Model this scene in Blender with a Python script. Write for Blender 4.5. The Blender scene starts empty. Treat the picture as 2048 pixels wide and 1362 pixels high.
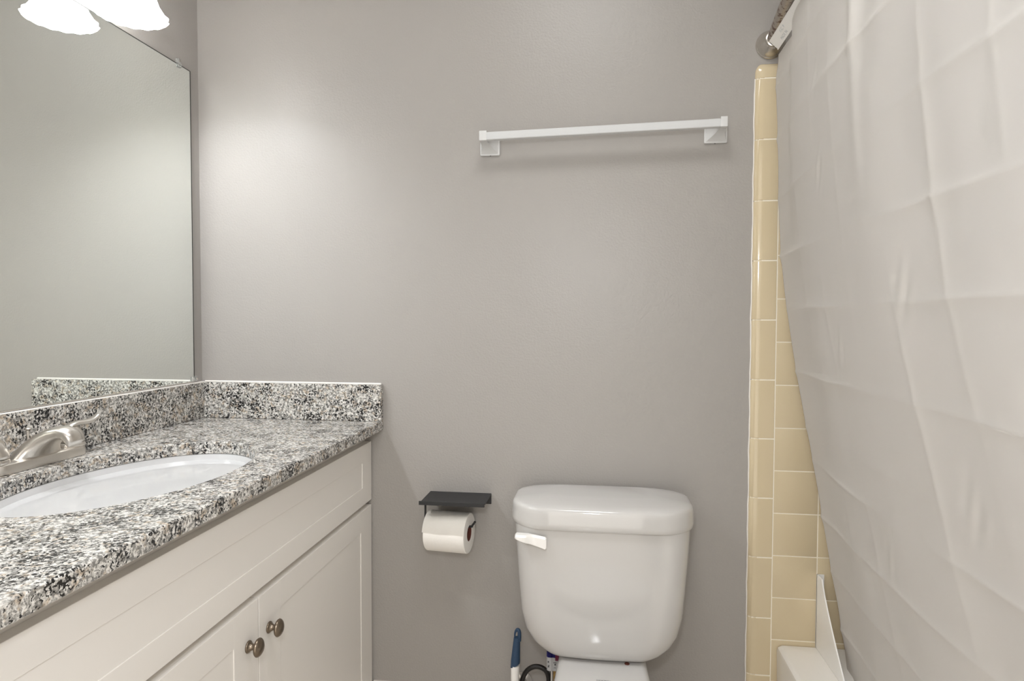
import bpy, bmesh, math, random
from mathutils import Vector, Matrix, noise
random.seed(7)
S = bpy.context.scene
COL = S.collection
PI = math.pi

# ------------------------------------------------------------------ camera
cam_data = bpy.data.cameras.new('camera')
cam = bpy.data.objects.new('camera', cam_data); COL.objects.link(cam)
CYAW, CPITCH, CROLL = 0.1286, -0.0343, 0.0032
sy_, cy_ = math.sin(CYAW), math.cos(CYAW)
fwd = Vector((-sy_*math.cos(CPITCH), cy_*math.cos(CPITCH), math.sin(CPITCH)))
rgt = Vector((cy_, sy_, 0)); upv = rgt.cross(fwd)
r2 = math.cos(CROLL)*rgt + math.sin(CROLL)*upv
u2 = -math.sin(CROLL)*rgt + math.cos(CROLL)*upv
mw = Matrix((r2, u2, -fwd)).transposed().to_4x4()
mw.translation = Vector((1.1121, -1.6991, 1.147))
cam.matrix_world = mw
cam_data.sensor_width = 36.0
cam_data.lens = 36.0*1283.1/2048
cam_data.clip_start = 0.02
S.camera = cam

# ------------------------------------------------------------------ world, lamps, exposure
W = bpy.data.worlds.new('world'); S.world = W; W.use_nodes = True
W.node_tree.nodes['Background'].inputs[0].default_value = (1.0, 0.94, 0.86, 1)
W.node_tree.nodes['Background'].inputs[1].default_value = 2.0
S.view_settings.view_transform = 'Standard'; S.view_settings.look = 'None'
S.view_settings.gamma = 1.0; S.view_settings.use_curve_mapping = False
S.view_settings.exposure = 0.2
S.cycles.max_bounces = 10; S.cycles.diffuse_bounces = 6; S.cycles.glossy_bounces = 5
S.cycles.sample_clamp_indirect = 8.0

def lamp(name, kind, loc, energy, color, size=0.1, target=None, size_y=None):
    d = bpy.data.lights.new(name, kind); d.energy = energy; d.color = color
    if kind == 'POINT': d.shadow_soft_size = size
    if kind == 'AREA':
        d.size = size
        if size_y: d.shape = 'RECTANGLE'; d.size_y = size_y
        else: d.shape = 'DISK'
    o = bpy.data.objects.new(name, d); COL.objects.link(o); o.location = loc
    if target is not None:
        o.rotation_euler = (Vector(target)-Vector(loc)).to_track_quat('-Z', 'Y').to_euler()
    return o
# the photographer's flash, just above and behind the camera
lamp('camera_flash', 'POINT', (1.07, -1.76, 1.42), 18, (0.97, 1.0, 1.05), 0.055)
# added fill light below the ceiling, out of frame, to lift the ambient level
CEIL = lamp('ceiling_fill', 'AREA', (1.05, -0.95, 2.40), 6.5, (0.99, 1.0, 1.01), 0.45, (1.05, -0.95, 0))
LAMP_Y = (-0.38, -0.87)
LAMP_X, LAMP_RIM = 0.092, 1.813
for y in LAMP_Y:
    lamp('vanity_bulb_light', 'POINT', (LAMP_X, y, LAMP_RIM+0.045), 10.5, (0.97, 1.0, 1.05), 0.024)

# ------------------------------------------------------------------ materials
def new_mat(name):
    m = bpy.data.materials.new(name); m.use_nodes = True
    nt = m.node_tree; return m, nt, nt.nodes['Principled BSDF']
def mat(name, col, rough=0.5, metal=0.0, spec=0.5, bump=None, coat=0.0, aniso=0.0):
    m, nt, b = new_mat(name)
    b.inputs['Base Color'].default_value = (*col, 1); b.inputs['Roughness'].default_value = rough
    b.inputs['Metallic'].default_value = metal; b.inputs['Specular IOR Level'].default_value = spec
    b.inputs['Coat Weight'].default_value = coat; b.inputs['Coat Roughness'].default_value = 0.05
    if aniso: b.inputs['Anisotropic'].default_value = aniso
    if bump:
        scale, dist = bump
        tc = nt.nodes.new('ShaderNodeTexCoord'); n = nt.nodes.new('ShaderNodeTexNoise')
        n.inputs['Scale'].default_value = scale; n.inputs['Detail'].default_value = 4
        bp = nt.nodes.new('ShaderNodeBump'); bp.inputs['Distance'].default_value = dist
        bp.inputs['Strength'].default_value = 0.6
        nt.links.new(tc.outputs['Object'], n.inputs['Vector'])
        nt.links.new(n.outputs['Fac'], bp.inputs['Height']); nt.links.new(bp.outputs['Normal'], b.inputs['Normal'])
    return m
def srgb(r, g, b):
    f = lambda v: (v/255/12.92) if v/255 <= 0.04045 else ((v/255+0.055)/1.055)**2.4
    return (f(r), f(g), f(b))

def wall_paint():
    m, nt, b = new_mat('greige_wall_paint')
    b.inputs['Base Color'].default_value = (*srgb(159, 155, 150), 1)
    b.inputs['Roughness'].default_value = 0.36; b.inputs['Specular IOR Level'].default_value = 0.40
    tc = nt.nodes.new('ShaderNodeTexCoord')
    n1 = nt.nodes.new('ShaderNodeTexNoise'); n1.inputs['Scale'].default_value = 190; n1.inputs['Detail'].default_value = 3
    n2 = nt.nodes.new('ShaderNodeTexNoise'); n2.inputs['Scale'].default_value = 9; n2.inputs['Detail'].default_value = 5
    mx = nt.nodes.new('ShaderNodeMath'); mx.operation = 'MULTIPLY_ADD'; mx.inputs[1].default_value = 2.2
    bp = nt.nodes.new('ShaderNodeBump'); bp.inputs['Distance'].default_value = 0.0010; bp.inputs['Strength'].default_value = 0.6
    nt.links.new(tc.outputs['Object'], n1.inputs['Vector']); nt.links.new(tc.outputs['Object'], n2.inputs['Vector'])
    nt.links.new(n2.outputs['Fac'], mx.inputs[0]); nt.links.new(n1.outputs['Fac'], mx.inputs[2])
    nt.links.new(mx.outputs[0], bp.inputs['Height']); nt.links.new(bp.outputs['Normal'], b.inputs['Normal'])
    return m

def granite():
    m, nt, b = new_mat('speckled_granite')
    b.inputs['Roughness'].default_value = 0.2; b.inputs['Specular IOR Level'].default_value = 0.5
    tc = nt.nodes.new('ShaderNodeTexCoord'); L = nt.links.new
    def noi(scale, detail=3, rough=0.55, off=0.0, dist=0.0):
        n = nt.nodes.new('ShaderNodeTexNoise'); n.inputs['Scale'].default_value = scale
        n.inputs['Detail'].default_value = detail; n.inputs['Roughness'].default_value = rough
        n.inputs['Distortion'].default_value = dist
        mp = nt.nodes.new('ShaderNodeVectorMath'); mp.operation = 'ADD'; mp.inputs[1].default_value = (off, off*1.7, off*0.6)
        L(tc.outputs['Object'], mp.inputs[0]); L(mp.outputs[0], n.inputs['Vector']); return n.outputs['Fac']
    def ramp(inp, stops):
        r = nt.nodes.new('ShaderNodeValToRGB'); e = r.color_ramp.elements
        while len(e) < len(stops): e.new(0.5)
        for el, (p, c) in zip(e, stops): el.position = p; el.color = (*c, 1)
        L(inp, r.inputs[0]); return r.outputs[0]
    def mix(f, a_, c_, mode='MIX'):
        x = nt.nodes.new('ShaderNodeMix'); x.data_type = 'RGBA'; x.blend_type = mode
        if isinstance(f, float): x.inputs[0].default_value = f
        else: L(f, x.inputs[0])
        L(a_, x.inputs[6])
        if isinstance(c_, tuple): x.inputs[7].default_value = (*c_, 1)
        else: L(c_, x.inputs[7])
        return x.outputs[2]
    base = ramp(noi(175, 3, 0.6, 0.0, 0.3), [(0.36, srgb(138, 136, 131)), (0.46, srgb(186, 183, 177)), (0.54, srgb(212, 209, 203)), (0.64, srgb(230, 228, 223))])
    tan = ramp(noi(70, 2, 0.5, 3.1), [(0.54, (0, 0, 0)), (0.64, (0.75,)*3)])
    c = mix(tan, base, srgb(222, 203, 180), 'MULTIPLY')
    grey = ramp(noi(145, 3, 0.6, 7.7, 0.4), [(0.53, (0, 0, 0)), (0.565, (0.9,)*3)])
    c = mix(grey, c, srgb(120, 118, 114))
    # black mica, gathered in drifts
    drift = noi(26, 2, 0.5, 5.3); fine = noi(200, 3, 0.6, 11.9, 0.4)
    ad = nt.nodes.new('ShaderNodeMath'); ad.operation = 'MULTIPLY_ADD'; ad.inputs[1].default_value = 0.45
    L(drift, ad.inputs[0]); L(fine, ad.inputs[2])
    blk = ramp(ad.outputs[0], [(0.772, (0, 0, 0)), (0.802, (1, 1, 1))])
    c = mix(blk, c, srgb(28, 28, 29))
    L(c, b.inputs['Base Color'])
    return m

def rusty_nickel():
    m, nt, b = new_mat('rust_spotted_nickel'); L = nt.links.new
    b.inputs['Metallic'].default_value = 1; b.inputs['Roughness'].default_value = 0.32
    tc = nt.nodes.new('ShaderNodeTexCoord'); n = nt.nodes.new('ShaderNodeTexNoise')
    n.inputs['Scale'].default_value = 85; n.inputs['Detail'].default_value = 4
    L(tc.outputs['Object'], n.inputs['Vector'])
    r = nt.nodes.new('ShaderNodeValToRGB'); r.color_ramp.elements[0].position = 0.50; r.color_ramp.elements[1].position = 0.6
    L(n.outputs['Fac'], r.inputs[0])
    mx = nt.nodes.new('ShaderNodeMix'); mx.data_type = 'RGBA'
    mx.inputs[6].default_value = (*srgb(176, 168, 158), 1); mx.inputs[7].default_value = (*srgb(84, 52, 30), 1)
    L(r.outputs[0], mx.inputs[0]); L(mx.outputs[2], b.inputs['Base Color'])
    inv = nt.nodes.new('ShaderNodeMath'); inv.operation = 'SUBTRACT'; inv.inputs[0].default_value = 1
    L(r.outputs[0], inv.inputs[1]); L(inv.outputs[0], b.inputs['Metallic'])
    return m

def curtain_cloth():
    m, nt, b = new_mat('white_curtain_fabric'); L = nt.links.new
    b.inputs['Base Color'].default_value = (*srgb(250, 247, 243), 1)
    b.inputs['Roughness'].default_value = 0.6; b.inputs['Specular IOR Level'].default_value = 0.3
    tr = nt.nodes.new('ShaderNodeBsdfTranslucent'); tr.inputs[0].default_value = (*srgb(240, 232, 222), 1)
    mx = nt.nodes.new('ShaderNodeMixShader'); mx.inputs[0].default_value = 0.06
    L(b.outputs[0], mx.inputs[1]); L(tr.outputs[0], mx.inputs[2])
    L(mx.outputs[0], nt.nodes['Material Output'].inputs[0])
    return m

def shade_glass():
    m, nt, b = new_mat('lit_white_shade_glass'); L = nt.links.new
    b.inputs['Base Color'].default_value = (0.92, 0.90, 0.86, 1); b.inputs['Roughness'].default_value = 0.25
    b.inputs['Emission Color'].default_value = (0.965, 1.0, 1.05, 1); b.inputs['Emission Strength'].default_value = 6.5
    tr = nt.nodes.new('ShaderNodeBsdfTranslucent'); tr.inputs[0].default_value = (0.95, 0.93, 0.9, 1)
    mx = nt.nodes.new('ShaderNodeMixShader'); mx.inputs[0].default_value = 0.4
    L(b.outputs[0], mx.inputs[1]); L(tr.outputs[0], mx.inputs[2])
    L(mx.outputs[0], nt.nodes['Material Output'].inputs[0])
    return m

def tile_glaze():
    m, nt, b = new_mat('yellow_glazed_tile'); L = nt.links.new
    tc = nt.nodes.new('ShaderNodeTexCoord'); n = nt.nodes.new('ShaderNodeTexNoise'); n.inputs['Scale'].default_value = 6
    L(tc.outputs['Object'], n.inputs['Vector'])
    r = nt.nodes.new('ShaderNodeValToRGB')
    r.color_ramp.elements[0].color = (*srgb(200, 184, 152), 1); r.color_ramp.elements[1].color = (*srgb(207, 192, 162), 1)
    L(n.outputs['Fac'], r.inputs[0]); L(r.outputs[0], b.inputs['Base Color'])
    b.inputs['Roughness'].default_value = 0.1; b.inputs['Specular IOR Level'].default_value = 0.5
    n2 = nt.nodes.new('ShaderNodeTexNoise'); n2.inputs['Scale'].default_value = 14
    bp = nt.nodes.new('ShaderNodeBump'); bp.inputs['Distance'].default_value = 0.002; bp.inputs['Strength'].default_value = 0.15
    L(tc.outputs['Object'], n2.inputs['Vector']); L(n2.outputs['Fac'], bp.inputs['Height']); L(bp.outputs['Normal'], b.inputs['Normal'])
    return m

M = dict(
    wall=wall_paint(), granite=granite(), rod=rusty_nickel(), curtain=curtain_cloth(), shade=shade_glass(), tile=tile_glaze(),
    ceiling=mat('ceiling_paint', srgb(236, 232, 226), 0.8),
    floor=mat('beige_floor_vinyl', srgb(214, 206, 196), 0.4, bump=(30, 0.001)),
    base=mat('baseboard_paint', srgb(222, 218, 211), 0.4),
    grout=mat('pale_grout', srgb(236, 229, 212), 0.85, bump=(300, 0.0005)),
    caulk=mat('white_caulk', srgb(228, 224, 218), 0.5, bump=(150, 0.001)),
    cabinet=mat('white_cabinet_paint', srgb(230, 226, 220), 0.38),
    porcelain=mat('white_porcelain', srgb(197, 195, 192), 0.07, spec=0.55, coat=0.3),
    sinkwhite=mat('white_vitreous_basin', srgb(200, 200, 200), 0.06, spec=0.5),
    tub=mat('white_tub_enamel', srgb(236, 233, 227), 0.15),
    plastic=mat('white_plastic', srgb(240, 238, 234), 0.3),
    bar=mat('white_enamelled_metal', srgb(202, 203, 203), 0.22),
    barcap=mat('white_glazed_bracket', srgb(206, 206, 205), 0.15),
    nickel=mat('brushed_nickel', srgb(214, 209, 202), 0.30, metal=1.0, bump=(260, 0.0002)),
    bronze=mat('aged_pewter', srgb(128, 116, 102), 0.3, metal=1.0),
    chrome=mat('chrome', srgb(214, 214, 214), 0.1, metal=1.0),
    steel=mat('brushed_steel', srgb(206, 201, 194), 0.22, metal=1.0),
    brass=mat('dull_brass', srgb(150, 124, 78), 0.4, metal=0.8),
    black=mat('matte_black_metal', srgb(34, 34, 35), 0.5, bump=(500, 0.0003)),
    hose=mat('black_braided_hose', srgb(20, 17, 14), 0.4, bump=(500, 0.001)),
    paper=mat('white_tissue_paper', srgb(240, 237, 231), 0.95, spec=0.1, bump=(220, 0.0006)),
    card=mat('brown_cardboard', srgb(92, 48, 36), 0.9, bump=(200, 0.0005)),
    mirror=mat('mirror_silver', (0.93, 0.965, 0.935), 0.015, metal=1.0),
    mirror_edge=mat('dark_mirror_edge', srgb(40, 42, 38), 0.3),
    blue=mat('blue_rubber_grip', srgb(40, 64, 90), 0.55, bump=(400, 0.0006)),
    dark=mat('dark_hole', srgb(20, 20, 22), 0.7),
    ink=mat('printed_ink', srgb(70, 70, 72), 0.6),
    tagwhite=mat('tag_paper', srgb(226, 226, 226), 0.5),
    tagblue=mat('tag_blue_ink', srgb(22, 22, 120), 0.5),
    tagred=mat('tag_crimson_ink', srgb(110, 14, 60), 0.5),
)
def clear_plastic():
    m, nt, b = new_mat('clear_plastic')
    b.inputs['Base Color'].default_value = (0.93, 0.94, 0.92, 1); b.inputs['Roughness'].default_value = 0.08
    b.inputs['Transmission Weight'].default_value = 0.85; b.inputs['IOR'].default_value = 1.45
    return m
M['clear'] = clear_plastic()

# ------------------------------------------------------------------ helpers
ORG = {}
def thing(name, label, cat, loc, group=None):
    o = bpy.data.objects.new(name, None); COL.objects.link(o)
    o.empty_display_size = 0.05
    o.location = loc; o['label'] = label; o['category'] = cat
    if group: o['group'] = group
    ORG[o.name] = Vector(loc)
    return o
def obj(name, bm, m, parent=None, smooth=True, label=None, angle=35):
    """mesh given in world coordinates; stored relative to the thing it belongs to"""
    bmesh.ops.recalc_face_normals(bm, faces=bm.faces[:])
    org = Vector((0, 0, 0))
    if parent is not None:
        org = ORG[parent.name]
        bmesh.ops.translate(bm, verts=bm.verts[:], vec=-org)
    me = bpy.data.meshes.new(name)
    if smooth:
        lim = math.radians(angle)
        for f in bm.faces: f.smooth = True
        for e in bm.edges:
            if len(e.link_faces) == 2 and e.calc_face_angle(0) > lim: e.smooth = False
    bm.to_mesh(me); bm.free()
    me.materials.append(m)
    o = bpy.data.objects.new(name, me); COL.objects.link(o)
    if parent is not None: o.parent = parent
    ORG[o.name] = org
    if label: o['label'] = label
    return o
def struct(name, bm, m, parent=None, smooth=True):
    o = obj(name, bm, m, parent, smooth)
    if parent is None: o['kind'] = 'structure'
    return o
def tag(o, label, cat, group=None):
    o['label'] = label; o['category'] = cat
    if group: o['group'] = group
    return o
def B(): return bmesh.new()
def box(bm, x0, x1, y0, y1, z0, z1, bev=0.0, seg=2):
    t = bmesh.new()
    bmesh.ops.create_cube(t, size=1)
    for v in t.verts:
        v.co = Vector(((x0+x1)/2+v.co.x*(x1-x0), (y0+y1)/2+v.co.y*(y1-y0), (z0+z1)/2+v.co.z*(z1-z0)))
    if bev: bmesh.ops.bevel(t, geom=t.edges[:], offset=bev, segments=seg, affect='EDGES', profile=0.6)
    merge(bm, t); return bm
def merge(bm, t):
    mp = {v: bm.verts.new(v.co) for v in t.verts}
    for f in t.faces:
        try: bm.faces.new([mp[v] for v in f.verts])
        except ValueError: pass
    t.free()
def loft(bm, rings, cap0=True, cap1=True, closed=True):
    vs = [[bm.verts.new(Vector(p)) for p in r] for r in rings]
    n = len(vs[0])
    for a, b in zip(vs, vs[1:]):
        for i in range(n if closed else n-1):
            j = (i+1) % n
            bm.faces.new((a[i], a[j], b[j], b[i]))
    if cap0: bm.faces.new(vs[0][::-1])
    if cap1: bm.faces.new(vs[-1])
    return bm
def lathe(bm, prof, origin, axis, n=40, cap0=True, cap1=True, scale2=(1, 1), ref=None):
    """prof: (radius, distance along axis)"""
    a = Vector(axis).normalized()
    u = Vector(ref) if ref else a.orthogonal().normalized()
    v = a.cross(u)
    O = Vector(origin)
    rings = [[O+a*h+u*(r*scale2[0]*math.cos(2*PI*i/n))+v*(r*scale2[1]*math.sin(2*PI*i/n)) for i in range(n)] for r, h in prof]
    return loft(bm, rings, cap0, cap1)
def tube(bm, pts, rad, n=14, caps=True, flat=None):
    pts = [Vector(p) for p in pts]
    rads = rad if isinstance(rad, (list, tuple)) else [rad]*len(pts)
    rings = []; prev = None
    for i, p in enumerate(pts):
        d = (pts[min(i+1, len(pts)-1)]-pts[max(i-1, 0)]).normalized()
        if prev is None: u = d.orthogonal().normalized()
        else: u = (prev-d*prev.dot(d)).normalized()
        prev = u; w = d.cross(u)
        rings.append([p+u*(rads[i]*math.cos(2*PI*k/n))+w*(rads[i]*math.sin(2*PI*k/n)) for k in range(n)])
    return loft(bm, rings, caps, caps)
def smooth_path(ctrl, n=8):
    c = [Vector(p) for p in ctrl]; c = [2*c[0]-c[1]]+c+[2*c[-1]-c[-2]]
    out = []
    for i in range(1, len(c)-2):
        p0, p1, p2, p3 = c[i-1:i+3]
        for k in range(n):
            t = k/n
            out.append(0.5*((2*p1)+(p2-p0)*t+(2*p0-5*p1+4*p2-p3)*t*t+(3*p1-p0-3*p2+p3)*t**3))
    out.append(c[-2]); return out
def prism(bm, poly, axis, a0, a1):
    """poly of 2-D points extruded along axis 0/1/2 between a0 and a1"""
    def P(p, a):
        l = list(p); l.insert(axis, a); return Vector(l)
    return loft(bm, [[P(p, a0) for p in poly], [P(p, a1) for p in poly]])
def rrect(hw, yf, yb, cx, z, rf, rb, n=8, bulge=0.0):
    """rounded rectangle ring in plan: front (yf, towards camera) and back (yb)"""
    pts = []
    for (sx, yy, r, a0) in ((1, yf, rf, -90), (1, yb, rb, 0), (-1, yb, rb, 90), (-1, yf, rf, 180)):
        ccx = cx+sx*(hw-r); ccy = yy+(r if yy == yf else -r)
        for k in range(n+1):
            a = math.radians(a0+90*k/n)
            pts.append([ccx+r*math.cos(a), ccy+r*math.sin(a), z])
    # subdivide the long front edge and bulge it
    out = []
    for i, p in enumerate(pts):
        q = pts[(i+1) % len(pts)]
        out.append(p)
        if abs(p[0]-q[0]) > hw*0.5:
            for k in range(1, 12): t = k/12; out.append([p[0]+(q[0]-p[0])*t, p[1]+(q[1]-p[1])*t, z])
    for p in out:
        if p[1] < (yf+yb)/2:
            w = ((yf+yb)/2-p[1])/((yb-yf)/2)
            p[1] -= bulge*w*(1-((p[0]-cx)/hw)**2)
    return [Vector(p) for p in out]

# ------------------------------------------------------------------ room shell
XR, YF, ZC = 2.34, -2.0, 2.44      # right wall of the tub alcove, front wall, ceiling
struct('floor', box(B(), -0.1, XR+0.1, YF-0.1, 0.1, -0.05, 0.0), M['floor'], smooth=False)
struct('ceiling', box(B(), -0.1, XR+0.1, YF-0.1, 0.1, ZC, ZC+0.05), M['ceiling'], smooth=False)
struct('wall_back', box(B(), -0.1, XR+0.1, 0.0, 0.1, 0, ZC), M['wall'], smooth=False)
struct('wall_left', box(B(), -0.1, 0.0, YF, 0.0, 0, ZC), M['wall'], smooth=False)
struct('wall_right', box(B(), XR, XR+0.1, YF, 0.0, 0, ZC), M['wall'], smooth=False)
struct('wall_alcove', box(B(), 1.51, XR, -1.66, -1.535, 0, ZC), M['wall'], smooth=False)
bm = box(B(), -0.1, 0.62, YF-0.1, YF, 0, ZC); box(bm, 1.50, XR+0.1, YF-0.1, YF, 0, ZC); box(bm, 0.62, 1.50, YF-0.1, YF, 2.05, ZC)
struct('wall_front', bm, M['wall'], smooth=False)
# baseboard along the back wall, between vanity and tub
prof = [(0.0, 0.0), (-0.014, 0.0), (-0.014, 0.118), (-0.010, 0.130), (-0.004, 0.135), (0.0, 0.135)]
struct('baseboard_back', prism(B(), prof, 0, 0.506, 1.503), M['base'])

# tiled end wall of the tub alcove: bullnose column and square tiles on a grout bed
TX = 1.5650
bull_z = [0.080, 0.2325, 0.3821, 0.5387, 0.6917, 0.8438, 0.9937, 1.1453, 1.2947, 1.4444, 1.597, 1.748, 1.787]
bm = B()
box(bm, 1.509, TX+0.0012, -0.0050, 0.0, 0.0, 1.76)
box(bm, 1.527, TX+0.0012, -0.0107, -0.004, 0.0, 1.76); box(bm, 1.5165, TX+0.0012, -0.0088, -0.004, 0.0, 1.76); box(bm, 1.511, TX+0.0012, -0.0062, -0.004, 0.0, 1.76)
struct('trim_1', bm, M['grout'], smooth=False)
bm = B()
def bullnose(z0, z1, top=False):
    g = 0.0011
    x0, x1, d, R = 1.5065, TX-g, 0.0115, 0.0105
    pts = [(x0, 0.0)]
    for k in range(9):
        a = PI/2*k/8
        pts.append((x0+0.024*(1-math.cos(a)), -d*math.sin(a)))
    pts += [(x1-0.001, -d), (x1, -d+0.001), (x1, 0.0)]
    za, zb = z0+g, z1-g
    rings = [[Vector((p[0], p[1]*0.88, za)) for p in pts], [Vector((p[0], p[1], za+0.0012)) for p in pts]]
    if not top:
        rings += [[Vector((p[0], p[1], zb-0.0012)) for p in pts], [Vector((p[0], p[1]*0.88, zb)) for p in pts]]
    else:
        for k in range(9):
            a = PI/2*k/8; s = math.cos(a)
            sh = 0.012*(1-math.cos(a))
            rings.append([Vector((max(p[0], x0+sh*1.6) if True else p[0], p[1]*max(s, 0.02), zb-0.022+0.022*math.sin(a))) for p in pts])
    loft(bm, rings)
for a, b_ in zip(bull_z, bull_z[1:]): bullnose(a, b_, b_ > 1.78)
struct('trim_2', bm, M['tile'])
bm = B(); box(bm, TX, XR, -0.0098, 0.0, 0.10, 1.782); struct('trim_3', bm, M['grout'], smooth=False)
bm = B()
PITCH = 0.1089
zr = 0.4361-3*PITCH
while zr < 1.77:
    for i in range(8):
        x0 = TX+0.0012+i*PITCH
        if x0 > XR-0.01: break
        x1 = min(x0+PITCH-0.0024, XR-0.001); z1 = min(zr+PITCH-0.0012, 1.783)
        if z1-zr > 0.02:
            jit = random.uniform(-0.0003, 0.0003)
            box(bm, x0, x1, -0.0105+jit, -0.001, zr+0.0012, z1, 0.0009, 2)
    zr += PITCH
struct('wall_tile', bm, M['tile'])
# painted caulk seam between wall and bullnose
pts = [(1.5058+0.0006*math.sin(z*37)+0.0005*math.sin(z*91), -0.0006, z) for z in [0.09+0.02*i for i in range(84)]]
struct('trim_4', tube(B(), pts, 0.0018, 8), M['caulk'])

# ------------------------------------------------------------------ bathtub
TUBX, TUBZ = 1.578, 0.316
tub = thing('bathtub', 'white alcove bathtub with flat ledge behind the shower curtain', 'bathtub', (1.95, -0.77, 0))
def rr(x0, x1, y0, y1, z, r): return rrect((x1-x0)/2, y0, y1, (x0+x1)/2, z, r, r, 6)
X1, Y0, Y1 = XR-0.003, -1.53, -0.0125
rings = [rr(TUBX+0.012, X1, Y0, Y1, 0.0, 0.005), rr(TUBX+0.004, X1, Y0, Y1, 0.10, 0.005), rr(TUBX, X1, Y0, Y1, TUBZ-0.014, 0.005),
         rr(TUBX+0.002, X1-0.002, Y0+0.002, Y1-0.001, TUBZ-0.005, 0.006), rr(TUBX+0.008, X1-0.006, Y0+0.006, Y1-0.002, TUBZ-0.0005, 0.008),
         rr(TUBX+0.014, X1-0.01, Y0+0.01, Y1-0.004, TUBZ, 0.01),
         rr(1.688, X1-0.06, Y0+0.10, Y1-0.085, TUBZ, 0.12), rr(1.697, X1-0.07, Y0+0.11, Y1-0.095, TUBZ-0.012, 0.12),
         rr(1.715, X1-0.08, Y0+0.2, Y1-0.12, 0.12, 0.14), rr(1.76, X1-0.12, Y0+0.27, Y1-0.17, 0.07, 0.14)]
obj('basin', loft(B(), rings, True, True), M['tub'], tub)
guard = B()
poly = [(-0.0112, TUBZ+0.001), (-0.0112, 0.503), (-0.044, 0.503)]
for k in range(1, 9):
    t = k/8; poly.append((-0.044-0.166*t-0.020*math.sin(PI*t)*-0.0, 0.503-0.183*(t**0.82)))
poly.append((-0.214, TUBZ+0.001))
prism(guard, poly, 0, 1.6735, 1.6765)
box(guard, 1.6735, 1.6905, -0.0135, -0.0112, TUBZ+0.001, 0.503)
g = obj('splash_guard', guard, M['plastic'], smooth=False)
tag(g, 'white triangular plastic splash guard standing on the bathtub ledge', 'splash guard')

# ------------------------------------------------------------------ vanity cabinet
van = thing('vanity_cabinet', 'white shaker vanity cabinet under the granite countertop', 'cabinet', (0.25, -0.62, 0))
VL = -1.243
bm = box(B(), 0.002, 0.484, VL, VL+0.018, 0.10, 0.838); box(bm, 0.002, 0.484, -0.020, -0.002, 0.10, 0.838)
box(bm, 0.002, 0.014, VL+0.018, -0.020, 0.10, 0.838); box(bm, 0.466, 0.484, VL+0.018, -0.020, 0.10, 0.838); box(bm, 0.014, 0.466, VL+0.018, -0.020, 0.10, 0.118); box(bm, 0.002, 0.42, VL, -0.002, 0.0, 0.10)
obj('body', bm, M['cabinet'], van, smooth=False)
def shaker(name, y0, y1, z0, z1, st, rail, parent=van):
    """face at x 0.4845..0.5035, y0<y1; recessed panel"""
    bm = B(); xf, xb, xp = 0.5035, 0.4845, 0.5018
    b = 0.0009
    box(bm, xb, xf, y0, y0+st, z0, z1, b); box(bm, xb, xf, y1-st, y1, z0, z1, b)
    box(bm, xb, xf, y0+st-0.0005, y1-st+0.0005, z0, z0+rail, b); box(bm, xb, xf, y0+st-0.0005, y1-st+0.0005, z1-rail, z1, b)
    o = obj(name, bm, M['cabinet'], parent, smooth=False)
    p = obj('panel', box(B(), xb+0.002, xp, y0+st-0.004, y1-st+0.004, z0+rail-0.004, z1-rail+0.004), M['cabinet'], o, smooth=False)
    return o
shaker('drawer_front', VL+0.006, -0.0075, 0.6475, 0.8085, 0.0675, 0.0475)
door_r = shaker('door', -0.6065, -0.0085, 0.11, 0.6335, 0.080, 0.054)
door_l = shaker('door', VL+0.006, -0.6095, 0.11, 0.6335, 0.080, 0.054)
def knob(y, z, parent):
    bm = B(); x = 0.5035
    lathe(bm, [(0.0001, 0), (0.0105, 0.0), (0.0112, 0.001), (0.0105, 0.0028), (0.0088, 0.0038), (0.0078, 0.005), (0.0058, 0.0085), (0.0050, 0.012), (0.0056, 0.0145), (0.0064, 0.0155)],
          (x, y, z), (1, 0, 0), 28)
    lathe(bm, [(0.0005, 0.0145), (0.009, 0.0150), (0.0140, 0.0168), (0.0157, 0.0190), (0.0155, 0.0208), (0.0135, 0.0236), (0.0095, 0.0262), (0.0045, 0.0276), (0.0003, 0.028)],
          (x, y, z), (1, 0, 0), 32, scale2=(1.06, 1.0), ref=(0, 0, 1))
    obj('knob', bm, M['bronze'], parent, label='dark pewter oval knob', angle=60)
KZ = 0.561
knob(-0.6450, KZ, door_l); knob(-0.5715, KZ, door_r)

# ------------------------------------------------------------------ countertop with backsplashes
CW, CZ, CT, CL = 0.5355, 0.865, 0.0263, -1.255
top = thing('countertop', 'speckled grey granite countertop with low backsplashes on the vanity', 'countertop', (0.27, -0.62, CZ-CT))
ecx, ecy, ea, eb = 0.278, -0.626, 0.1743, 0.2774
N = 128
def ell(sa, sb, z): return [Vector((ecx+sa*math.cos(2*PI*i/N), ecy+sb*math.sin(2*PI*i/N), z)) for i in range(N)]
def rect_ring(ins, z):
    x0, x1, y0, y1 = 0.001+0, CW-ins, CL+ins, -0.001
    out = []
    for i in range(N):
        a = 2*PI*i/N; dx, dy = math.cos(a)*ea, math.sin(a)*eb
        t = min([(x1-ecx)/dx if dx > 1e-9 else 9e9, (x0-ecx)/dx if dx < -1e-9 else 9e9,
                 (y1-ecy)/dy if dy > 1e-9 else 9e9, (y0-ecy)/dy if dy < -1e-9 else 9e9])
        out.append(Vector((ecx+dx*t, ecy+dy*t, z)))
    for c in ((x0, y0), (x0, y1), (x1, y0), (x1, y1)):
        k = min(range(N), key=lambda i: (out[i].x-c[0])**2+(out[i].y-c[1])**2); out[k] = Vector((c[0], c[1], z))
    return out
bm = B()
rings = [rect_ring(0.002, CZ), rect_ring(0.0, CZ-0.002), rect_ring(0.0, CZ-CT+0.002), rect_ring(0.002, CZ-CT),
         ell(ea, eb, CZ-CT), ell(ea, eb, CZ-0.0015), ell(ea+0.0015, eb+0.0015, CZ)]
vs = [[bm.verts.new(p) for p in r] for r in rings]
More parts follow.
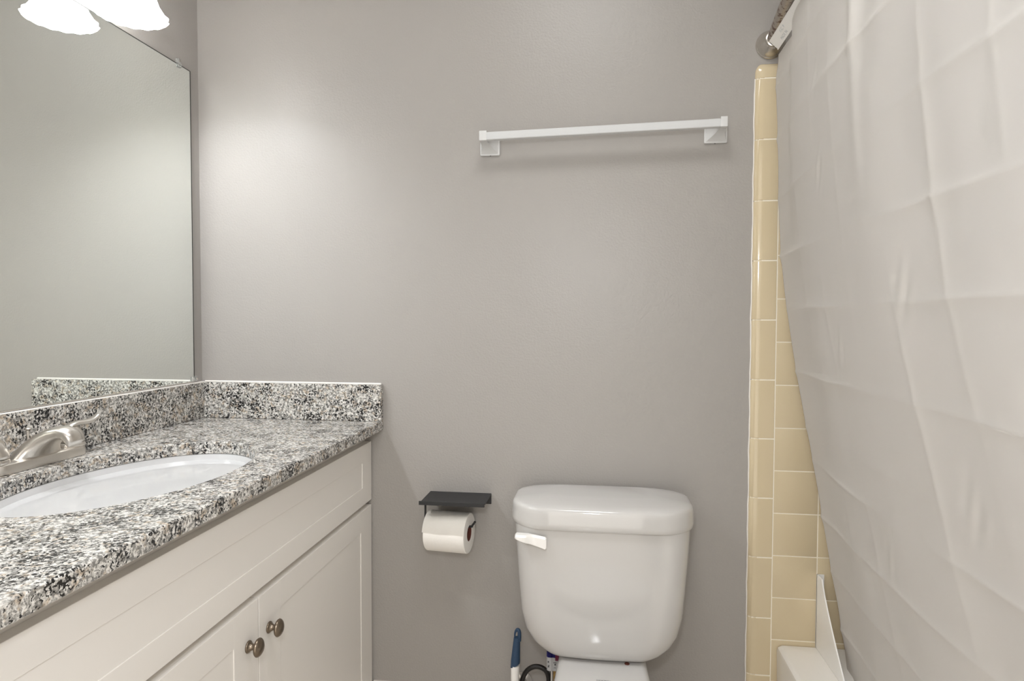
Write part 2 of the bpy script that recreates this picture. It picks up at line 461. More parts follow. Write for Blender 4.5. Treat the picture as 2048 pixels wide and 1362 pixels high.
for a, b_ in zip(vs, vs[1:]+vs[:1]):
    for i in range(N):
        j = (i+1) % N; bm.faces.new((a[i], a[j], b_[j], b_[i]))
obj('slab', bm, M['granite'], top, angle=25)
SH = 0.0998
obj('backsplash', box(B(), 0.0015, 0.0205, CL, -0.0215, CZ+0.0006, CZ+SH, 0.0012), M['granite'], top, smooth=False)
obj('side_splash', box(B(), 0.0015, CW, -0.021, -0.0015, CZ+0.0006, CZ+SH, 0.0012), M['granite'], top, smooth=False)
bm = B(); tube(bm, [(0.012, -0.003, CZ+SH+0.0008), (CW-0.004, -0.003, CZ+SH+0.0008)], 0.0032, 8)
box(bm, 0.0015, 0.0185, CL, -0.004, CZ+SH+0.0001, CZ+SH+0.0012)
obj('caulk_bead', bm, M['caulk'], top, label='white caulk bead')

# undermount sink
snk = thing('sink', 'white oval undermount sink basin set in the granite countertop', 'sink', (ecx, ecy, 0.69))
bm = B()
zt = CZ-CT-0.0006
prof = [(1.09, 0), (1.015, 0), (1.0, -0.001), (0.988, -0.005), (0.955, -0.022), (0.89, -0.052), (0.79, -0.085), (0.64, -0.116), (0.42, -0.139), (0.15, -0.150)]
rin = [ell(ea*s, eb*s if s < 0.5 else (eb-ea*(1-s) if s <= 1.02 else eb+ea*(s-1)), zt+h) for s, h in prof]
outr = [ell(ea*s+0.010, (eb-ea*(1-s) if s >= 0.5 else eb*s)+0.010, zt+h-0.012) for s, h in reversed(prof[1:])]
loft(bm, rin+outr, False, True)
vsall = None
obj('basin', bm, M['sinkwhite'], snk)
bm = B(); lathe(bm, [(0.022, 0.0), (0.030, 0.0), (0.031, 0.002), (0.028, 0.004), (0.020, 0.003), (0.018, 0.0005), (0.012, 0.001), (0.0005, 0.004)], (ecx, ecy, zt-0.150), (0, 0, 1), 32, True, True)
obj('drain', bm, M['nickel'], snk)

# ------------------------------------------------------------------ faucet
FY = -0.604
fau = thing('faucet', 'brushed nickel two-handle faucet behind the sink', 'faucet', (0.05, FY, CZ))
def stadium(cx, hy, hw, z, n=14):
    out = []
    for k in range(n+1):
        a = PI*k/n; out.append(Vector((cx+hw*math.cos(a), FY+(hy-hw)+hw*math.sin(a), z)))
    for k in range(n+1):
        a = PI+PI*k/n; out.append(Vector((cx+hw*math.cos(a), FY-(hy-hw)+hw*math.sin(a), z)))
    return out
FX = 0.050
bm = loft(B(), [stadium(FX, 0.108, 0.0265, CZ+0.0005), stadium(FX, 0.108, 0.0265, CZ+0.013), stadium(FX, 0.1065, 0.025, CZ+0.017), stadium(FX, 0.103, 0.0215, CZ+0.019)])
obj('base_plate', bm, M['nickel'], fau)
def bell(y, sgn):
    bm = B()
    lathe(bm, [(0.0225, 0.0), (0.0232, 0.002), (0.0226, 0.007), (0.0215, 0.0085)], (FX, y, CZ+0.018), (0, 0, 1), 36)
    lathe(bm, [(0.0215, 0.0), (0.0228, 0.0012), (0.0226, 0.006), (0.0212, 0.013), (0.0180, 0.021), (0.0130, 0.028), (0.0075, 0.0325), (0.0005, 0.034)], (FX, y, CZ+0.0275), (0, 0, 1), 36)
    h = obj('handle', bm, M['nickel'], fau, angle=50)
    p = smooth_path([(FX-0.004, y-sgn*0.016, CZ+0.050), (FX-0.001, y-sgn*0.006, CZ+0.0595), (FX+0.002, y+sgn*0.012, CZ+0.0635), (FX+0.006, y+sgn*0.036, CZ+0.0635), (FX+0.008, y+sgn*0.052, CZ+0.069), (FX+0.009, y+sgn*0.060, CZ+0.075)], 6)
    n = len(p); prof = [0.005+0.0065*math.sin(PI*min(1, 0.15+0.85*i/(n-1)))**0.7 for i in range(n)]
    bm = B(); rings = []
    for i, q in enumerate(p):
        d = (p[min(i+1, n-1)]-p[max(i-1, 0)]).normalized(); u = d.cross(Vector((0, 0, 1))).normalized(); w = u.cross(d)
        rings.append([q+u*(prof[i]*math.cos(2*PI*k/14))+w*(prof[i]*0.45*math.sin(2*PI*k/14)) for k in range(14)])
    loft(bm, rings); obj('lever', bm, M['nickel'], h)
bell(-0.518, 1); bell(FY*2+0.518, -1)
# swooping spout
sec = [(0.050, 0.878, 0.058, 0.022, 0), (0.054, 0.891, 0.047, 0.021, 20), (0.064, 0.904, 0.037, 0.019, 38), (0.079, 0.916, 0.030, 0.0165, 54), (0.096, 0.9245, 0.0255, 0.0145, 70),
       (0.112, 0.9275, 0.0225, 0.013, 88), (0.1225, 0.9245, 0.020, 0.0125, 108), (0.130, 0.9170, 0.0185, 0.012, 126), (0.1335, 0.9085, 0.0165, 0.0105, 142), (0.1335, 0.9045, 0.0145, 0.008, 150)]
rings = []
for x, z, hw, th, ang in sec:
    a = math.radians(ang); nx, nz = math.cos(a), -math.sin(a)   # thickness direction
    ring = []
    for k in range(28):
        t = 2*PI*k/28; c, s = math.cos(t), math.sin(t)
        c2 = math.copysign(abs(c)**0.8, c)
        ring.append(Vector((x+nx*th*c2, FY+hw*s, z+nz*th*c2)))
    rings.append(ring)
obj('spout', loft(B(), rings), M['nickel'], fau, angle=60)
bm = B(); tube(bm, [(0.030, FY+0.004, CZ+0.018), (0.030, FY+0.004, CZ+0.066)], 0.0022, 10)
lathe(bm, [(0.002, 0), (0.0055, 0.002), (0.0062, 0.004), (0.004, 0.006), (0.0005, 0.0065)], (0.030, FY+0.004, CZ+0.063), (0, 0, 1), 20)
obj('lift_rod', bm, M['nickel'], fau)

# ------------------------------------------------------------------ mirror
MT, MB_, MR, ML = 1.8218, 0.9685, -0.0437, -1.20
mir = thing('wall_mirror', 'large frameless wall mirror above the granite backsplash', 'mirror', (0.003, -0.62, MB_))
obj('glass', box(B(), 0.0008, 0.0055, ML, MR-0.0015, MB_+0.001, MT-0.0015), M['mirror'], mir, smooth=False)
bm = B()
box(bm, 0.0006, 0.0058, MR-0.0022, MR+0.0010, MB_, MT); box(bm, 0.0006, 0.0058, ML, MR+0.0006, MT-0.0016, MT+0.0006)
obj('dark_edge', bm, M['mirror_edge'], mir, smooth=False, label='dark mirror edge')
obj('bottom_channel', box(B(), 0.0006, 0.0072, ML, MR-0.004, MB_-0.0014, MB_+0.0012, 0.0004), M['steel'], mir, smooth=False)
def clip(y, z, up):
    bm = B(); s = 1 if up else -1
    box(bm, 0.0062, 0.0095, y-0.007, y+0.007, z-0.008 if up else z-0.004, z+0.004 if up else z+0.010, 0.0012)
    lathe(bm, [(0.0075, 0.0), (0.0078, 0.002), (0.0072, 0.0062), (0.005, 0.0075), (0.0005, 0.008)], (0.0006, y+(0 if up else 0.013), z+(0.0085 if up else 0.004)), (1, 0, 0), 20)
    c = obj('clip', bm, M['clear'], mir, label='clear plastic mirror clip')
    bm = B(); lathe(bm, [(0.0032, 0.0), (0.003, 0.0012), (0.0004, 0.0018)], (0.0088, y+(0 if up else 0.013), z+(0.0085 if up else 0.004)), (1, 0, 0), 14)
    obj('screw', bm, M['steel'], c)
clip(-0.092, MT, True); clip(MR-0.006, MB_+0.004, False)

# ------------------------------------------------------------------ vanity light (bell shades)
vl = thing('vanity_light', 'wall light with scalloped white bell shades above the mirror', 'light fixture', (0.0, -0.63, 1.98))
bm = B(); box(bm, 0.001, 0.026, -1.0, -0.26, 1.955, 2.045, 0.008, 3)
obj('back_plate', bm, M['nickel'], vl)
for y in LAMP_Y:
    bm = B(); tube(bm, smooth_path([(0.024, y, 2.0), (0.06, y, 2.012), (LAMP_X-0.004, y, 1.998), (LAMP_X, y, 1.962)], 6), 0.008, 14)
    lathe(bm, [(0.012, 0), (0.026, 0.004), (0.027, 0.012), (0.024, 0.026), (0.010, 0.032)], (LAMP_X, y, 1.936), (0, 0, 1), 28)
    obj('arm', bm, M['nickel'], vl)
    prof = [(0.0235, 0.136), (0.0265, 0.125), (0.0345, 0.100), (0.0425, 0.072), (0.0485, 0.045), (0.0560, 0.022), (0.0655, 0.006), (0.0735, 0.0)]
    bm = B(); n = 96
    def ring(off):
        rs = []
        for r, h in prof:
            k = max(0.0, 1-h/0.06)
            rs.append([Vector((LAMP_X+(r+off+0.0016*k*math.cos(16*2*PI*i/n))*math.cos(2*PI*i/n), y+(r+off+0.0016*k*math.cos(16*2*PI*i/n))*math.sin(2*PI*i/n),
                               LAMP_RIM+h+0.0016*k*math.cos(16*2*PI*i/n))) for i in range(n)])
        return rs
    loft(bm, ring(0.0)+ring(-0.003)[::-1], False, False)
    obj('shade', bm, M['shade'], vl, angle=60)

# ------------------------------------------------------------------ towel bar
tb = thing('towel_bar', 'white square towel bar on the wall above the toilet', 'towel bar', (1.12, 0, 1.6))
def bracket(px0, px1, z0, z1, cx0, cx1, cz0, cz1):
    bm = B()
    box(bm, px0, px1, -0.0075, -0.0002, z0, z1, 0.004, 3)
    r0 = [(px0+0.003, z0+0.003), (px1-0.003, z0+0.003), (px1-0.003, z1-0.002), (px0+0.003, z1-0.002)]
    r1 = [(cx0, cz0), (cx1, cz0), (cx1, cz1), (cx0, cz1)]
    rings = []
    for k in range(11):
        t = k/10; w = 1-(1-t)**2.4
        rings.append([Vector((a[0]+(b[0]-a[0])*w, -0.006-0.052*t, a[1]+(b[1]-a[1])*w)) for a, b in zip(r0, r1)])
    loft(bm, rings)
    box(bm, cx0, cx1, -0.0755, -0.056, cz0, cz1, 0.0015)
    return obj('bracket', bm, M['barcap'], tb, angle=30)
def screw(x, z, p): 
    obj('set_screw', lathe(B(), [(0.0016, 0.0), (0.0014, 0.0008), (0.0003, 0.001)], (x, -0.0045, z+0.0002), (0, 0, -1), 10), M['dark'], p)
b1 = bracket(0.8062, 0.8592, 1.5775, 1.6190, 0.8158, 0.8352, 1.5995, 1.6240); screw(0.834, 1.5775, b1)
b2 = bracket(1.3826, 1.4402, 1.5920, 1.6365, 1.4110, 1.4272, 1.6135, 1.6385); screw(1.41, 1.592, b2)
bm = B()
r = []
for x, zc in ((0.8345, 1.6105), (1.4120, 1.6240)):
    r.append([Vector((x, -0.066+sy*0.0088, zc+sz*0.0098)) for sy, sz in ((-1, -0.85), (-0.85, -1), (0.85, -1), (1, -0.85), (1, 0.85), (0.85, 1), (-0.85, 1), (-1, 0.85))])
obj('bar', loft(bm, r), M['bar'], tb, smooth=False)

# ------------------------------------------------------------------ toilet paper holder and roll
th = thing('toilet_paper_holder', 'black metal toilet paper holder with phone shelf on the wall', 'toilet paper holder', (0.75, 0, 0.67))
SZ = 0.6745
bm = box(B(), 0.6690, 0.8378, -0.100, -0.0008, SZ-0.003, SZ, 0.0006)
box(bm, 0.6640, 0.8360, -0.1025, -0.0985, SZ-0.0095, SZ+0.0005, 0.0008)
obj('shelf', bm, M['black'], th, smooth=False)
obj('wall_plate', box(B(), 0.6690, 0.8378, -0.0035, -0.0006, SZ-0.029, SZ-0.002, 0.001), M['black'], th, smooth=False)
RX0, RX1, RY, RZ, RR = 0.6800, 0.7905, -0.060, 0.5850, 0.0515
rod_z = RZ+0.0155
bm = box(B(), 0.6688, 0.6722, -0.0655, -0.0560, rod_z-0.004, SZ-0.002, 0.0006)
tube(bm, smooth_path([(0.670, RY, rod_z), (0.70, RY, rod_z), (0.75, RY, rod_z), (0.7925, RY, rod_z), (0.7965, RY, rod_z+0.003), (0.8045, RY, rod_z+0.014)], 5), 0.0028, 10)
obj('arm', bm, M['black'], th)
tr = thing('toilet_paper_roll', 'white toilet paper roll hanging on the black holder', 'toilet paper', (0.73, RY, RZ-RR))
bm = B()
lathe(bm, [(0.0205, 0), (RR-0.0015, 0), (RR, 0.0015), (RR, RX1-RX0-0.0015), (RR-0.0015, RX1-RX0), (0.0205, RX1-RX0), (0.0205, 0)], (RX0, RY, RZ), (1, 0, 0), 64, False, False)
pr = obj('paper', bm, M['paper'], tr)
# loose last sheet wrapped around the front of the roll
rings = []
for k in range(18):
    a = math.radians(80-k*9.5); rr_ = RR+0.0009
    wob = 0.0015*math.sin(k*1.3)
    rings.append([Vector((RX0-0.002+(RX1-RX0+0.002)*j/10, RY-rr_*math.sin(a+0.0)*1.0, RZ+rr_*math.cos(a)+(0.0012*math.sin(j*0.9+1) if k == 0 else 0))) for j in range(11)])
# front-facing loose edge
bm = B(); loft(bm, rings, False, False, closed=False)
bmesh.ops.solidify(bm, geom=bm.faces[:], thickness=0.0006)
obj('loose_sheet', bm, M['paper'], tr)
tr.rotation_euler = (0, 0, math.radians(-6))
bm = B(); lathe(bm, [(0.0203, 0.0005), (0.0203, RX1-RX0-0.0005), (0.0193, RX1-RX0-0.0005), (0.0193, 0.0005), (0.0203, 0.0005)], (RX0, RY, RZ), (1, 0, 0), 40, False, False)
obj('cardboard_core', bm, M['card'], tr, label='brown cardboard core')

# ------------------------------------------------------------------ toilet
TC = 1.131
toi = thing('toilet', 'white two-piece toilet with a rounded tank against the back wall', 'toilet', (TC, -0.35, 0))
sec = [(0.3345, 0.112, -0.165, -0.050, 0.045, 0.04), (0.3365, 0.130, -0.178, -0.042, 0.05, 0.04), (0.342, 0.1440, -0.187, -0.036, 0.055, 0.04),
       (0.352, 0.1560, -0.1935, -0.032, 0.058, 0.04), (0.368, 0.1715, -0.197, -0.030, 0.06, 0.04), (0.394, 0.1850, -0.1995, -0.028, 0.06, 0.04),
       (0.4365, 0.1945, -0.2015, -0.027, 0.06, 0.04), (0.52, 0.2010, -0.2035, -0.026, 0.058, 0.04), (0.60, 0.2060, -0.2045, -0.025, 0.055, 0.04), (0.652, 0.2085, -0.205, -0.025, 0.053, 0.04), (0.657, 0.2085, -0.205, -0.025, 0.053, 0.04)]
bm = loft(B(), [rrect(hw, yf, yb, TC, z, rf, rb, 10, 0.010) for z, hw, yf, yb, rf, rb in sec])
tank = obj('tank', bm, M['porcelain'], toi, angle=60)
LB, LT = 0.6545, 0.7160
sec = [(LB+0.0035, -0.006), (LB, -0.0015), (LB+0.002, 0.0), (LB+0.012, 0.001), (LB+0.034, 0.0), (LT-0.0185, -0.0012), (LT-0.0145, -0.0032), (LT-0.0115, -0.0065), (LT-0.0088, -0.0125), (LT-0.0060, -0.026), (LT-0.0032, -0.048), (LT-0.0010, -0.072), (LT, -0.088)]
bm = loft(B(), [rrect(0.2190+o, -0.2165-o, -0.014+o*0.3, TC, z, max(0.085+o, 0.02), 0.055, 12, 0.010) for z, o in sec])
obj('tank_lid', bm, M['porcelain'], toi, angle=60)
# flush handle on the tank front
hb = B()
yF = -0.2145
poly_top = []
rings = []
# (x, z centre, half height, depth out, tilt) along the lever
for x, zt_, zb_, yo, yi in ((0.9290, 0.6385, 0.6325, -0.226, -0.210), (0.9320, 0.6415, 0.6315, -0.230, -0.209), (0.9430, 0.6420, 0.6275, -0.233, -0.2115), (0.9545, 0.6420, 0.6240, -0.233, -0.2125),
                             (0.9600, 0.6425, 0.6220, -0.230, -0.2135), (0.9660, 0.6420, 0.6195, -0.2255, -0.2150), (0.9800, 0.6405, 0.6150, -0.2250, -0.2170), (0.9950, 0.6385, 0.6105, -0.2262, -0.2190), (1.0010, 0.6375, 0.6090, -0.2270, -0.2195), (1.0035, 0.6350, 0.6115, -0.2262, -0.2200)):
    b = 0.0016
    rings.append([Vector((x, yo, zb_+b)), Vector((x, yo+b, zb_)), Vector((x, yi, zb_)), Vector((x, yi, zt_)), Vector((x, yo+b+0.003, zt_)), Vector((x, yo, zt_-b-0.003))])
loft(hb, rings)
lathe(hb, [(0.006, 0), (0.006, 0.014)], (0.9465, -0.218, 0.633), (0, 1, 0), 16)
obj('flush_handle', hb, M['plastic'], toi, label='white plastic flush handle', angle=40)
# bowl with rear deck
def egg(hwb, hwf, yb, ym, yf, z, n=48):
    out = []
    for i in range(n):
        a = 2*PI*i/n; c, s = math.cos(a), math.sin(a)
        if s >= 0:
            x = hwb*math.copysign(abs(c)**0.55, c)+ (hwf-hwb)*c*(1-s)**2; y = ym+(yb-ym)*s**0.8
        else: x = hwf*math.copysign(abs(c)**0.92, c); y = ym+(yf-ym)*(-s)
        out.append(Vector((TC+x, y, z)))
    return out
DZ = 0.3335
deck = B()
rings = []
prof = [(-0.088, 0.086), (-0.10, 0.0985), (-0.15, 0.1010), (-0.22, 0.1035), (-0.28, 0.1075), (-0.33, 0.1150), (-0.38, 0.1300), (-0.43, 0.1550), (-0.47, 0.172)]
for y, hw in prof:
    r = 0.016; zb = 0.235
    HR = hw+0.008
    rings.append([Vector((TC-hw, y, zb)), Vector((TC-hw, y, DZ-r))]+[Vector((TC-hw+r*(1-math.cos(PI/2*k/5)), y, DZ-r+r*math.sin(PI/2*k/5))) for k in range(1, 6)]
                 +[Vector((TC+HR-r+r*math.sin(PI/2*k/5), y, DZ-r+r*math.cos(PI/2*k/5))) for k in range(0, 6)]+[Vector((TC+HR, y, zb))])
loft(deck, rings)
obj('deck', deck, M['porcelain'], toi, angle=50, label='porcelain shelf of the bowl under the tank')
sec = [(0.0, 0.10, 0.115, -0.12, -0.36, -0.58), (0.06, 0.095, 0.108, -0.13, -0.36, -0.57), (0.16, 0.09, 0.115, -0.13, -0.40, -0.59), (0.25, 0.095, 0.155, -0.12, -0.44, -0.66), (0.30, 0.10, 0.178, -0.40, -0.50, -0.715), (0.322, 0.10, 0.182, -0.405, -0.50, -0.722), (0.3335, 0.09, 0.176, -0.41, -0.50, -0.716)]
obj('bowl', loft(B(), [egg(a, b, c, d, e, z) for z, a, b, c, d, e in sec]), M['porcelain'], toi, angle=60)
obj('seat', loft(B(), [egg(0.12+o, 0.18+o, -0.44+o, -0.52, -0.72-o, z) for z, o in ((0.3345, -0.004), (0.338, 0.0), (0.348, 0.0), (0.352, -0.006))]), M['plastic'], toi)
obj('seat_lid', loft(B(), [egg(0.12+o, 0.182+o, -0.445+o, -0.52, -0.722-o, z) for z, o in ((0.353, -0.004), (0.356, 0.0), (0.364, 0.0), (0.370, -0.008))]), M['plastic'], toi)

bm = B(); lathe(bm, [(0.006, 0), (0.006, 0.0012), (0.003, 0.0018), (0.003, 0.0025)], (1.193, -0.1900, DZ), (0, 0, 1), 16)
obj('tank_bolt', bm, M['card'], toi, label='rusty brown tank bolt')
def text_mesh(s, size, origin, xdir, ydir, depth, name, m, parent, align='LEFT', label=None):
    cu = bpy.data.curves.new('t', 'FONT'); cu.body = s; cu.size = size; cu.extrude = depth; cu.align_x = align; cu.resolution_u = 3
    o = bpy.data.objects.new('t', cu); COL.objects.link(o)
    dg = bpy.context.evaluated_depsgraph_get(); me = bpy.data.meshes.new_from_object(o.evaluated_get(dg))
    bpy.data.objects.remove(o)
    X = Vector(xdir).normalized(); Z = X.cross(Vector(ydir)).normalized(); Y = Z.cross(X)
    bm = bmesh.new(); bm.from_mesh(me); bpy.data.meshes.remove(me)
    for v in bm.verts: v.co = Vector(origin)+X*v.co.x+Y*v.co.y+Z*v.co.z
    return obj(name, bm, m, parent, smooth=False, label=label)
text_mesh('American Standard', 0.0042, (1.137, -0.2695, DZ+0.0002), (1, 0, 0), (0, 1, 0), 0.00015, 'lettering', M['ink'], toi, 'CENTER', 'small grey maker lettering')

# ------------------------------------------------------------------ water supply hose with tag, brush
HY = -0.09
sh = thing('supply_hose', 'black braided water supply hose looping beside the toilet under the tank', 'hose', (0.97, HY, 0.1))
pts = smooth_path([(0.925, -0.012, 0.165), (0.926, -0.05, 0.165), (0.927, HY+0.012, 0.180), (0.931, HY, 0.210), (0.942, HY, 0.2385), (0.958, HY, 0.2530), (0.976, HY, 0.2560), (0.993, HY, 0.2480), (1.001, HY, 0.230), (1.000, HY, 0.205), (0.990, HY-0.005, 0.18)], 8)
obj('hose', tube(B(), pts, 0.0062, 14), M['hose'], sh)
obj('riser_tube', tube(B(), [(1.0085, HY, 0.16), (1.0095, HY, 0.22), (1.0105, HY, 0.349)], 0.0052, 14), M['chrome'], sh, label='chrome riser tube')
bm = B(); tube(bm, [(0.990, HY-0.005, 0.186), (1.0, HY-0.004, 0.168), (1.009, HY, 0.152)], 0.0075, 12)
obj('coupling', bm, M['steel'], sh)
bm = B(); lathe(bm, [(0.010, 0), (0.0115, 0.002), (0.0115, 0.018), (0.009, 0.022), (0.009, 0.03)], (1.0235, HY+0.005, 0.222), (-0.25, 0, 1), 6)
obj('nut', bm, M['brass'], sh, smooth=False, label='dull brass nut')
bm = B(); lathe(bm, [(0.026, 0.0), (0.026, 0.002), (0.012, 0.006), (0.0095, 0.012)], (0.925, -0.0006, 0.165), (0, -1, 0), 24)
obj('wall_flange', bm, M['chrome'], sh)
# folded paper tag around the riser
def tagstrip(z0, z1, x0, x1, m, name, dy=0.0, parent=sh):
    pts = [(x0, HY-0.004-dy), (x0+0.003, HY-0.0085-dy), (x0+0.012, HY-0.0095-dy), (x0+0.015, HY-0.0080-dy), ((x0+x1)/2+0.004, HY-0.0085-dy), (x1, HY-0.0090-dy)]
    bm = B()
    loft(bm, [[Vector((p[0], p[1], z0)) for p in pts], [Vector((p[0], p[1], z1)) for p in pts]], False, False, closed=False)
    bmesh.ops.solidify(bm, geom=bm.faces[:], thickness=0.0004)
    return obj(name, bm, m, parent, smooth=False)
tg = tagstrip(0.252, 0.318, 0.9965, 1.0335, M['tagwhite'], 'tag'); tg['label'] = 'white paper tag with blue and crimson header'
bm = B()
tagstrip(0.2870, 0.3185, 0.9963, 1.0185, M['tagblue'], 'blue_band', 0.0006, tg)
bm = box(B(), 1.0185, 1.0330, HY-0.0102, HY-0.0096, 0.2800, 0.3180); obj('crimson_band', bm, M['tagred'], tg, smooth=False)
bm = B()
for (x, z, w, h) in ((0.9995, 0.274, 0.003, 0.004), (1.0, 0.266, 0.004, 0.0012), (1.0, 0.262, 0.003, 0.003), (1.0135, 0.274, 0.008, 0.0012), (1.0165, 0.268, 0.0035, 0.0035), (1.015, 0.261, 0.006, 0.001), (1.0255, 0.266, 0.005, 0.007), (1.024, 0.275, 0.006, 0.001)):
    box(bm, x, x+w, HY-0.0104, HY-0.0098, z, z+h)
obj('print_marks', bm, M['ink'], tg, smooth=False)

# cleaning brush: blue rubber grip on a white stem, in a white pot on the floor
bx, by = 0.9215, -0.102
br = thing('toilet_brush', 'cleaning brush with blue grip and white stem standing left of the toilet', 'toilet brush', (0.9, by, 0))
bm = B()
sec = [(0.2620, 0.0105, -0.0048), (0.2630, 0.0122, -0.0048), (0.275, 0.0118, -0.0042), (0.295, 0.0106, -0.003), (0.315, 0.0094, -0.0018), (0.335, 0.0082, -0.0006)]
def oval(x, y, z, a, b, tilt=0, n=24): return [Vector((x+a*math.cos(2*PI*i/n), y+b*math.sin(2*PI*i/n), z+tilt*a*math.cos(2*PI*i/n))) for i in range(n)]
rings = [oval(bx+dx, by, z, r, r*0.9, 0.55 if z < 0.264 else 0) for z, r, dx in sec]
loft(bm, rings)
# loop end with hanging hole
lp = smooth_path([(bx-0.0055, by, 0.3260), (bx-0.0060, by, 0.3430), (bx-0.0030, by, 0.3520), (bx+0.0010, by, 0.3550), (bx+0.0045, by, 0.3510), (bx+0.0056, by, 0.3420), (bx+0.0052, by, 0.3260)], 5)
tube(bm, lp, [0.0014+0.0034*min(1, i/ (len(lp)-1)*1.7) for i in range(len(lp))], 12)
obj('grip', bm, M['blue'], br, label='blue rubber grip')
bm = B(); tube(bm, [(bx-0.0048, by, 0.2625), (bx-0.0062, by, 0.20), (bx-0.008, by, 0.10), (bx-0.009, by, 0.03)], [0.0112, 0.0095, 0.007, 0.007], 20)
obj('stem', bm, M['plastic'], br, label='white plastic stem')
bm = B(); lathe(bm, [(0.001, 0.004), (0.030, 0.004), (0.033, 0.012), (0.035, 0.09), (0.037, 0.095), (0.039, 0.09), (0.037, 0.008), (0.034, 0.0), (0.001, 0.0)], (bx-0.009, by, 0.0), (0, 0, 1), 32, True, True)
obj('pot', bm, M['plastic'], br)

# ------------------------------------------------------------------ shower rod
RODZ = 1.832
def rod_x(y):
    s = -y; return 1.5415-0.125*s+0.125*s*s/1.53
rod = thing('shower_rod', 'curved rust-spotted nickel shower rod above the tub', 'shower rod', (1.54, -0.76, RODZ))
obj('tube', tube(B(), [(rod_x(-0.005-0.02*i), -0.005-0.02*i, RODZ) for i in range(76)], 0.0130, 24), M['rod'], rod)
for y, d in ((-0.0006, -1), (-1.534, 1)):
    bm = B(); lathe(bm, [(0.0325, 0.0), (0.0352, 0.001), (0.0356, 0.004), (0.0345, 0.0065), (0.0335, 0.0075), (0.0325, 0.012), (0.0270, 0.024), (0.0205, 0.0345), (0.0190, 0.0365), (0.0188, 0.0425), (0.0160, 0.0440), (0.0135, 0.0440)],
                     (1.5415, y, RODZ), Vector((0.06*d*-1*-1, d, 0)), 48)
    obj('flange', bm, M['steel'], rod, label='steel wall flange', angle=30)

# ------------------------------------------------------------------ shower curtain
cur = thing('shower_curtain', 'white shower curtain with fold creases hanging into the bathtub', 'shower curtain', (1.6, -0.7, 0.12))
EDGE = [(1.835, 0.0), (1.81, 0.0), (1.56, 0.006), (1.42, 0.035), (1.27, 0.088), (1.13, 0.185), (1.0, 0.31), (0.85, 0.465), (0.70, 0.61), (0.56, 0.745), (0.44, 0.87), (0.30, 1.0), (0.12, 1.10)]
def gz(z):
    for (z1, a), (z0, b) in zip(EDGE, EDGE[1:]):
        if z >= z0:
            t = (z1-z)/(z1-z0); return a+(b-a)*t
    return EDGE[-1][1]
GZ = {}
def gzs(z):
    k = round(z, 4)
    if k not in GZ: GZ[k] = sum(gz(z+d) for d in (-0.06, -0.03, 0, 0.03, 0.06))/5
    return GZ[k]
HCR = [1.715, 1.585, 1.440, 1.300, 1.173, 1.023, 0.888, 0.806, 0.675, 0.545, 0.41, 0.28]
VCR = [-0.20, -0.34, -0.475, -0.645, -0.79, -0.93, -1.08]
def smooth(t): t = max(0, min(1, t)); return t*t*(3-2*t)
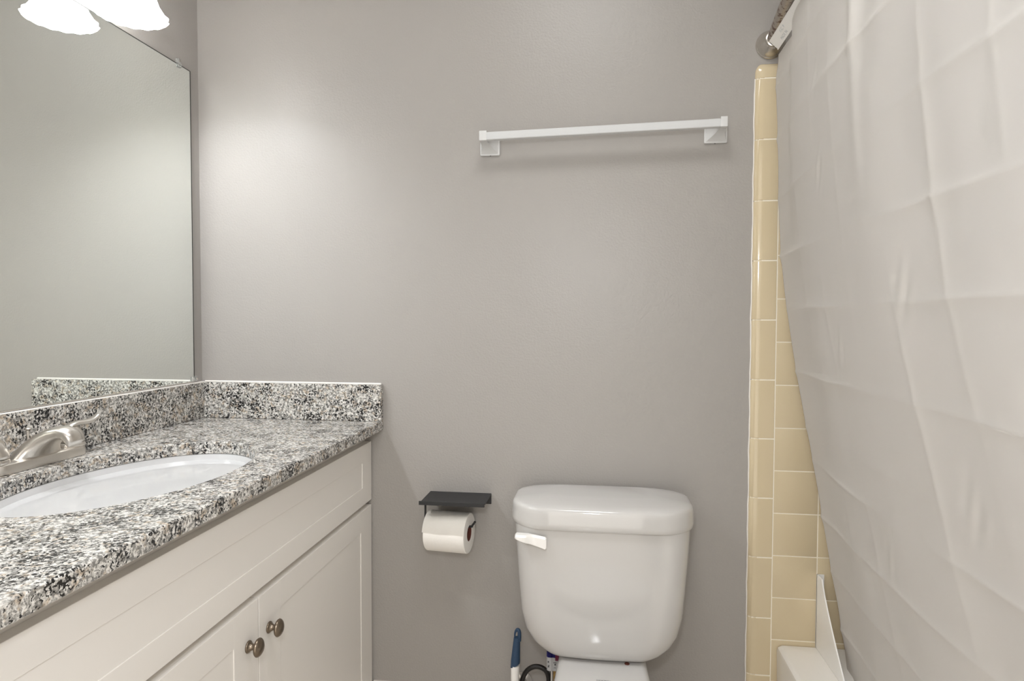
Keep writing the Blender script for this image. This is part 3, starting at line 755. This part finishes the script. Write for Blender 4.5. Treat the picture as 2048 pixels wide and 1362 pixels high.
def cur_x(y, z, y0):
    s = -y
    g = gzs(z)
    main = rod_x(y)+0.015
    edge = 1.549-main
    topx = main+edge*((1-smooth((s-0.13)/0.085))*smooth((z-1.2)/0.4)+(1-smooth((s-0.02)/0.35))*(1-smooth((z-1.2)/0.4)))
    botx = 1.7125+0.004*math.sin(s*7+1)
    x = topx+(botx-topx)*g
    h = 1-0.6*g
    # soft vertical waves
    x += h*(0.0014*math.sin(s*15+0.9*z+0.6)+0.0006*math.sin(s*31+1.7*z))*smooth((s-0.12)/0.2)
    # one pleat that fades downwards
    pl = s-0.60-0.06*(1.8-z)
    x -= 0.0055*math.exp(-(pl/0.018)**2)*smooth((z-1.25)/0.45)
    x += 0.0050*math.exp(-((pl-0.045)/0.026)**2)*smooth((z-1.45)/0.25)
    x += 0.005*smooth((z-1.735)/0.05)*(1-smooth((s-0.14)/0.08))
    # packing creases
    for k, hz in enumerate(HCR):
        d = z-hz-0.005*noise.noise(Vector((y*4, k*3.3, 0)))
        if abs(d) < 0.05:
            a = 0.0046*max(0.12, 0.55+1.1*noise.noise(Vector((y*2.6, k*7.1, 5))))
            x -= a*math.exp(-abs(d)/0.010)
    for k, vy in enumerate(VCR):
        d = y-vy+0.10*(1.8-z)-0.008*noise.noise(Vector((z*4, k*3.3, 9)))
        if abs(d) < 0.06:
            a = 0.0022*max(0.0, 0.2+1.3*noise.noise(Vector((z*2.6, k*5.1, 2))))
            x -= a*math.exp(-abs(d)/0.010)
    # small puckers
    for (py, pz, pr) in ((-0.40, 1.60, 0.02), (-0.42, 1.43, 0.022), (-0.74, 1.19, 0.025), (-0.46, 1.09, 0.02), (-0.82, 0.90, 0.025), (-0.52, 0.72, 0.02), (-0.86, 0.66, 0.03)):
        q = ((y-py)**2+((z-pz)*0.7)**2)/(pr*pr)
        if q < 6: x -= 0.0014*math.exp(-q)*math.sin((y-py)*170+(z-pz)*90)
    x += 0.0018*noise.noise(Vector((y*7, z*5, 0)))+0.0006*noise.noise(Vector((y*24, z*17, 4)))
    return x
NY, NZ = 300, 520
bm = B(); grid = []
ZT, ZB = 1.8065, 0.13
for j in range(NZ+1):
    z = ZT-(ZT-ZB)*j/NZ
    y0 = -(0.030+0.02*smooth((1.81-z)/0.3)+0.06*smooth((1.5-z)/1.2))
    row = []
    for i in range(NY+1):
        y = y0+(-1.50-y0)*i/NY
        zt = ZT-0.010*(1-smooth((-y-0.17)/0.08)); z = zt-(zt-ZB)*j/NZ
        row.append(bm.verts.new((cur_x(y, z, y0), y, z)))
    grid.append(row)
for a, b_ in zip(grid, grid[1:]):
    for i in range(NY): bm.faces.new((a[i], b_[i], b_[i+1], a[i+1]))
bmesh.ops.solidify(bm, geom=bm.faces[:], thickness=0.0007)
obj('cloth', bm, M['curtain'], cur, angle=80)
# moulded plastic strip that carries the curtain under the rod
A0 = Vector((1.5245, -0.060, 1.8185)); A1 = Vector((1.5262, -0.265, 1.8215)); dn = Vector((0.0205, 0, -0.0195))
d = (A1-A0).normalized(); nrm = d.cross(dn).normalized()
if nrm.x > 0: nrm = -nrm
bm = B()
def strip(a, b, c0, c1, t0, t1):
    q = [(a, c0), (b, c0), (b, c1), (a, c1)]
    loft(bm, [[A0+d*u+dn*v+nrm*t0 for u, v in q], [A0+d*u+dn*v+nrm*t1 for u, v in q]])
LN = (A1-A0).length
strip(0, LN, 0, 1, -0.0012, 0.0012); strip(0, LN, 0, 0.05, 0.0012, 0.0022); strip(0, LN, 0.97, 1.06, 0.0012, 0.0024)
hs = obj('hanger_strip', bm, M['plastic'], cur, smooth=False, label='white plastic hanger strip with raised lettering')
text_mesh('MADE IN', 0.0105, A0+d*0.046+dn*0.88+nrm*0.0013, d, -dn, 0.0003, 'lettering', M['bar'], hs)
text_mesh('1GC  P', 0.0105, A0+d*0.064+dn*0.45+nrm*0.0013, d, -dn, 0.0003, 'lettering', M['bar'], hs)
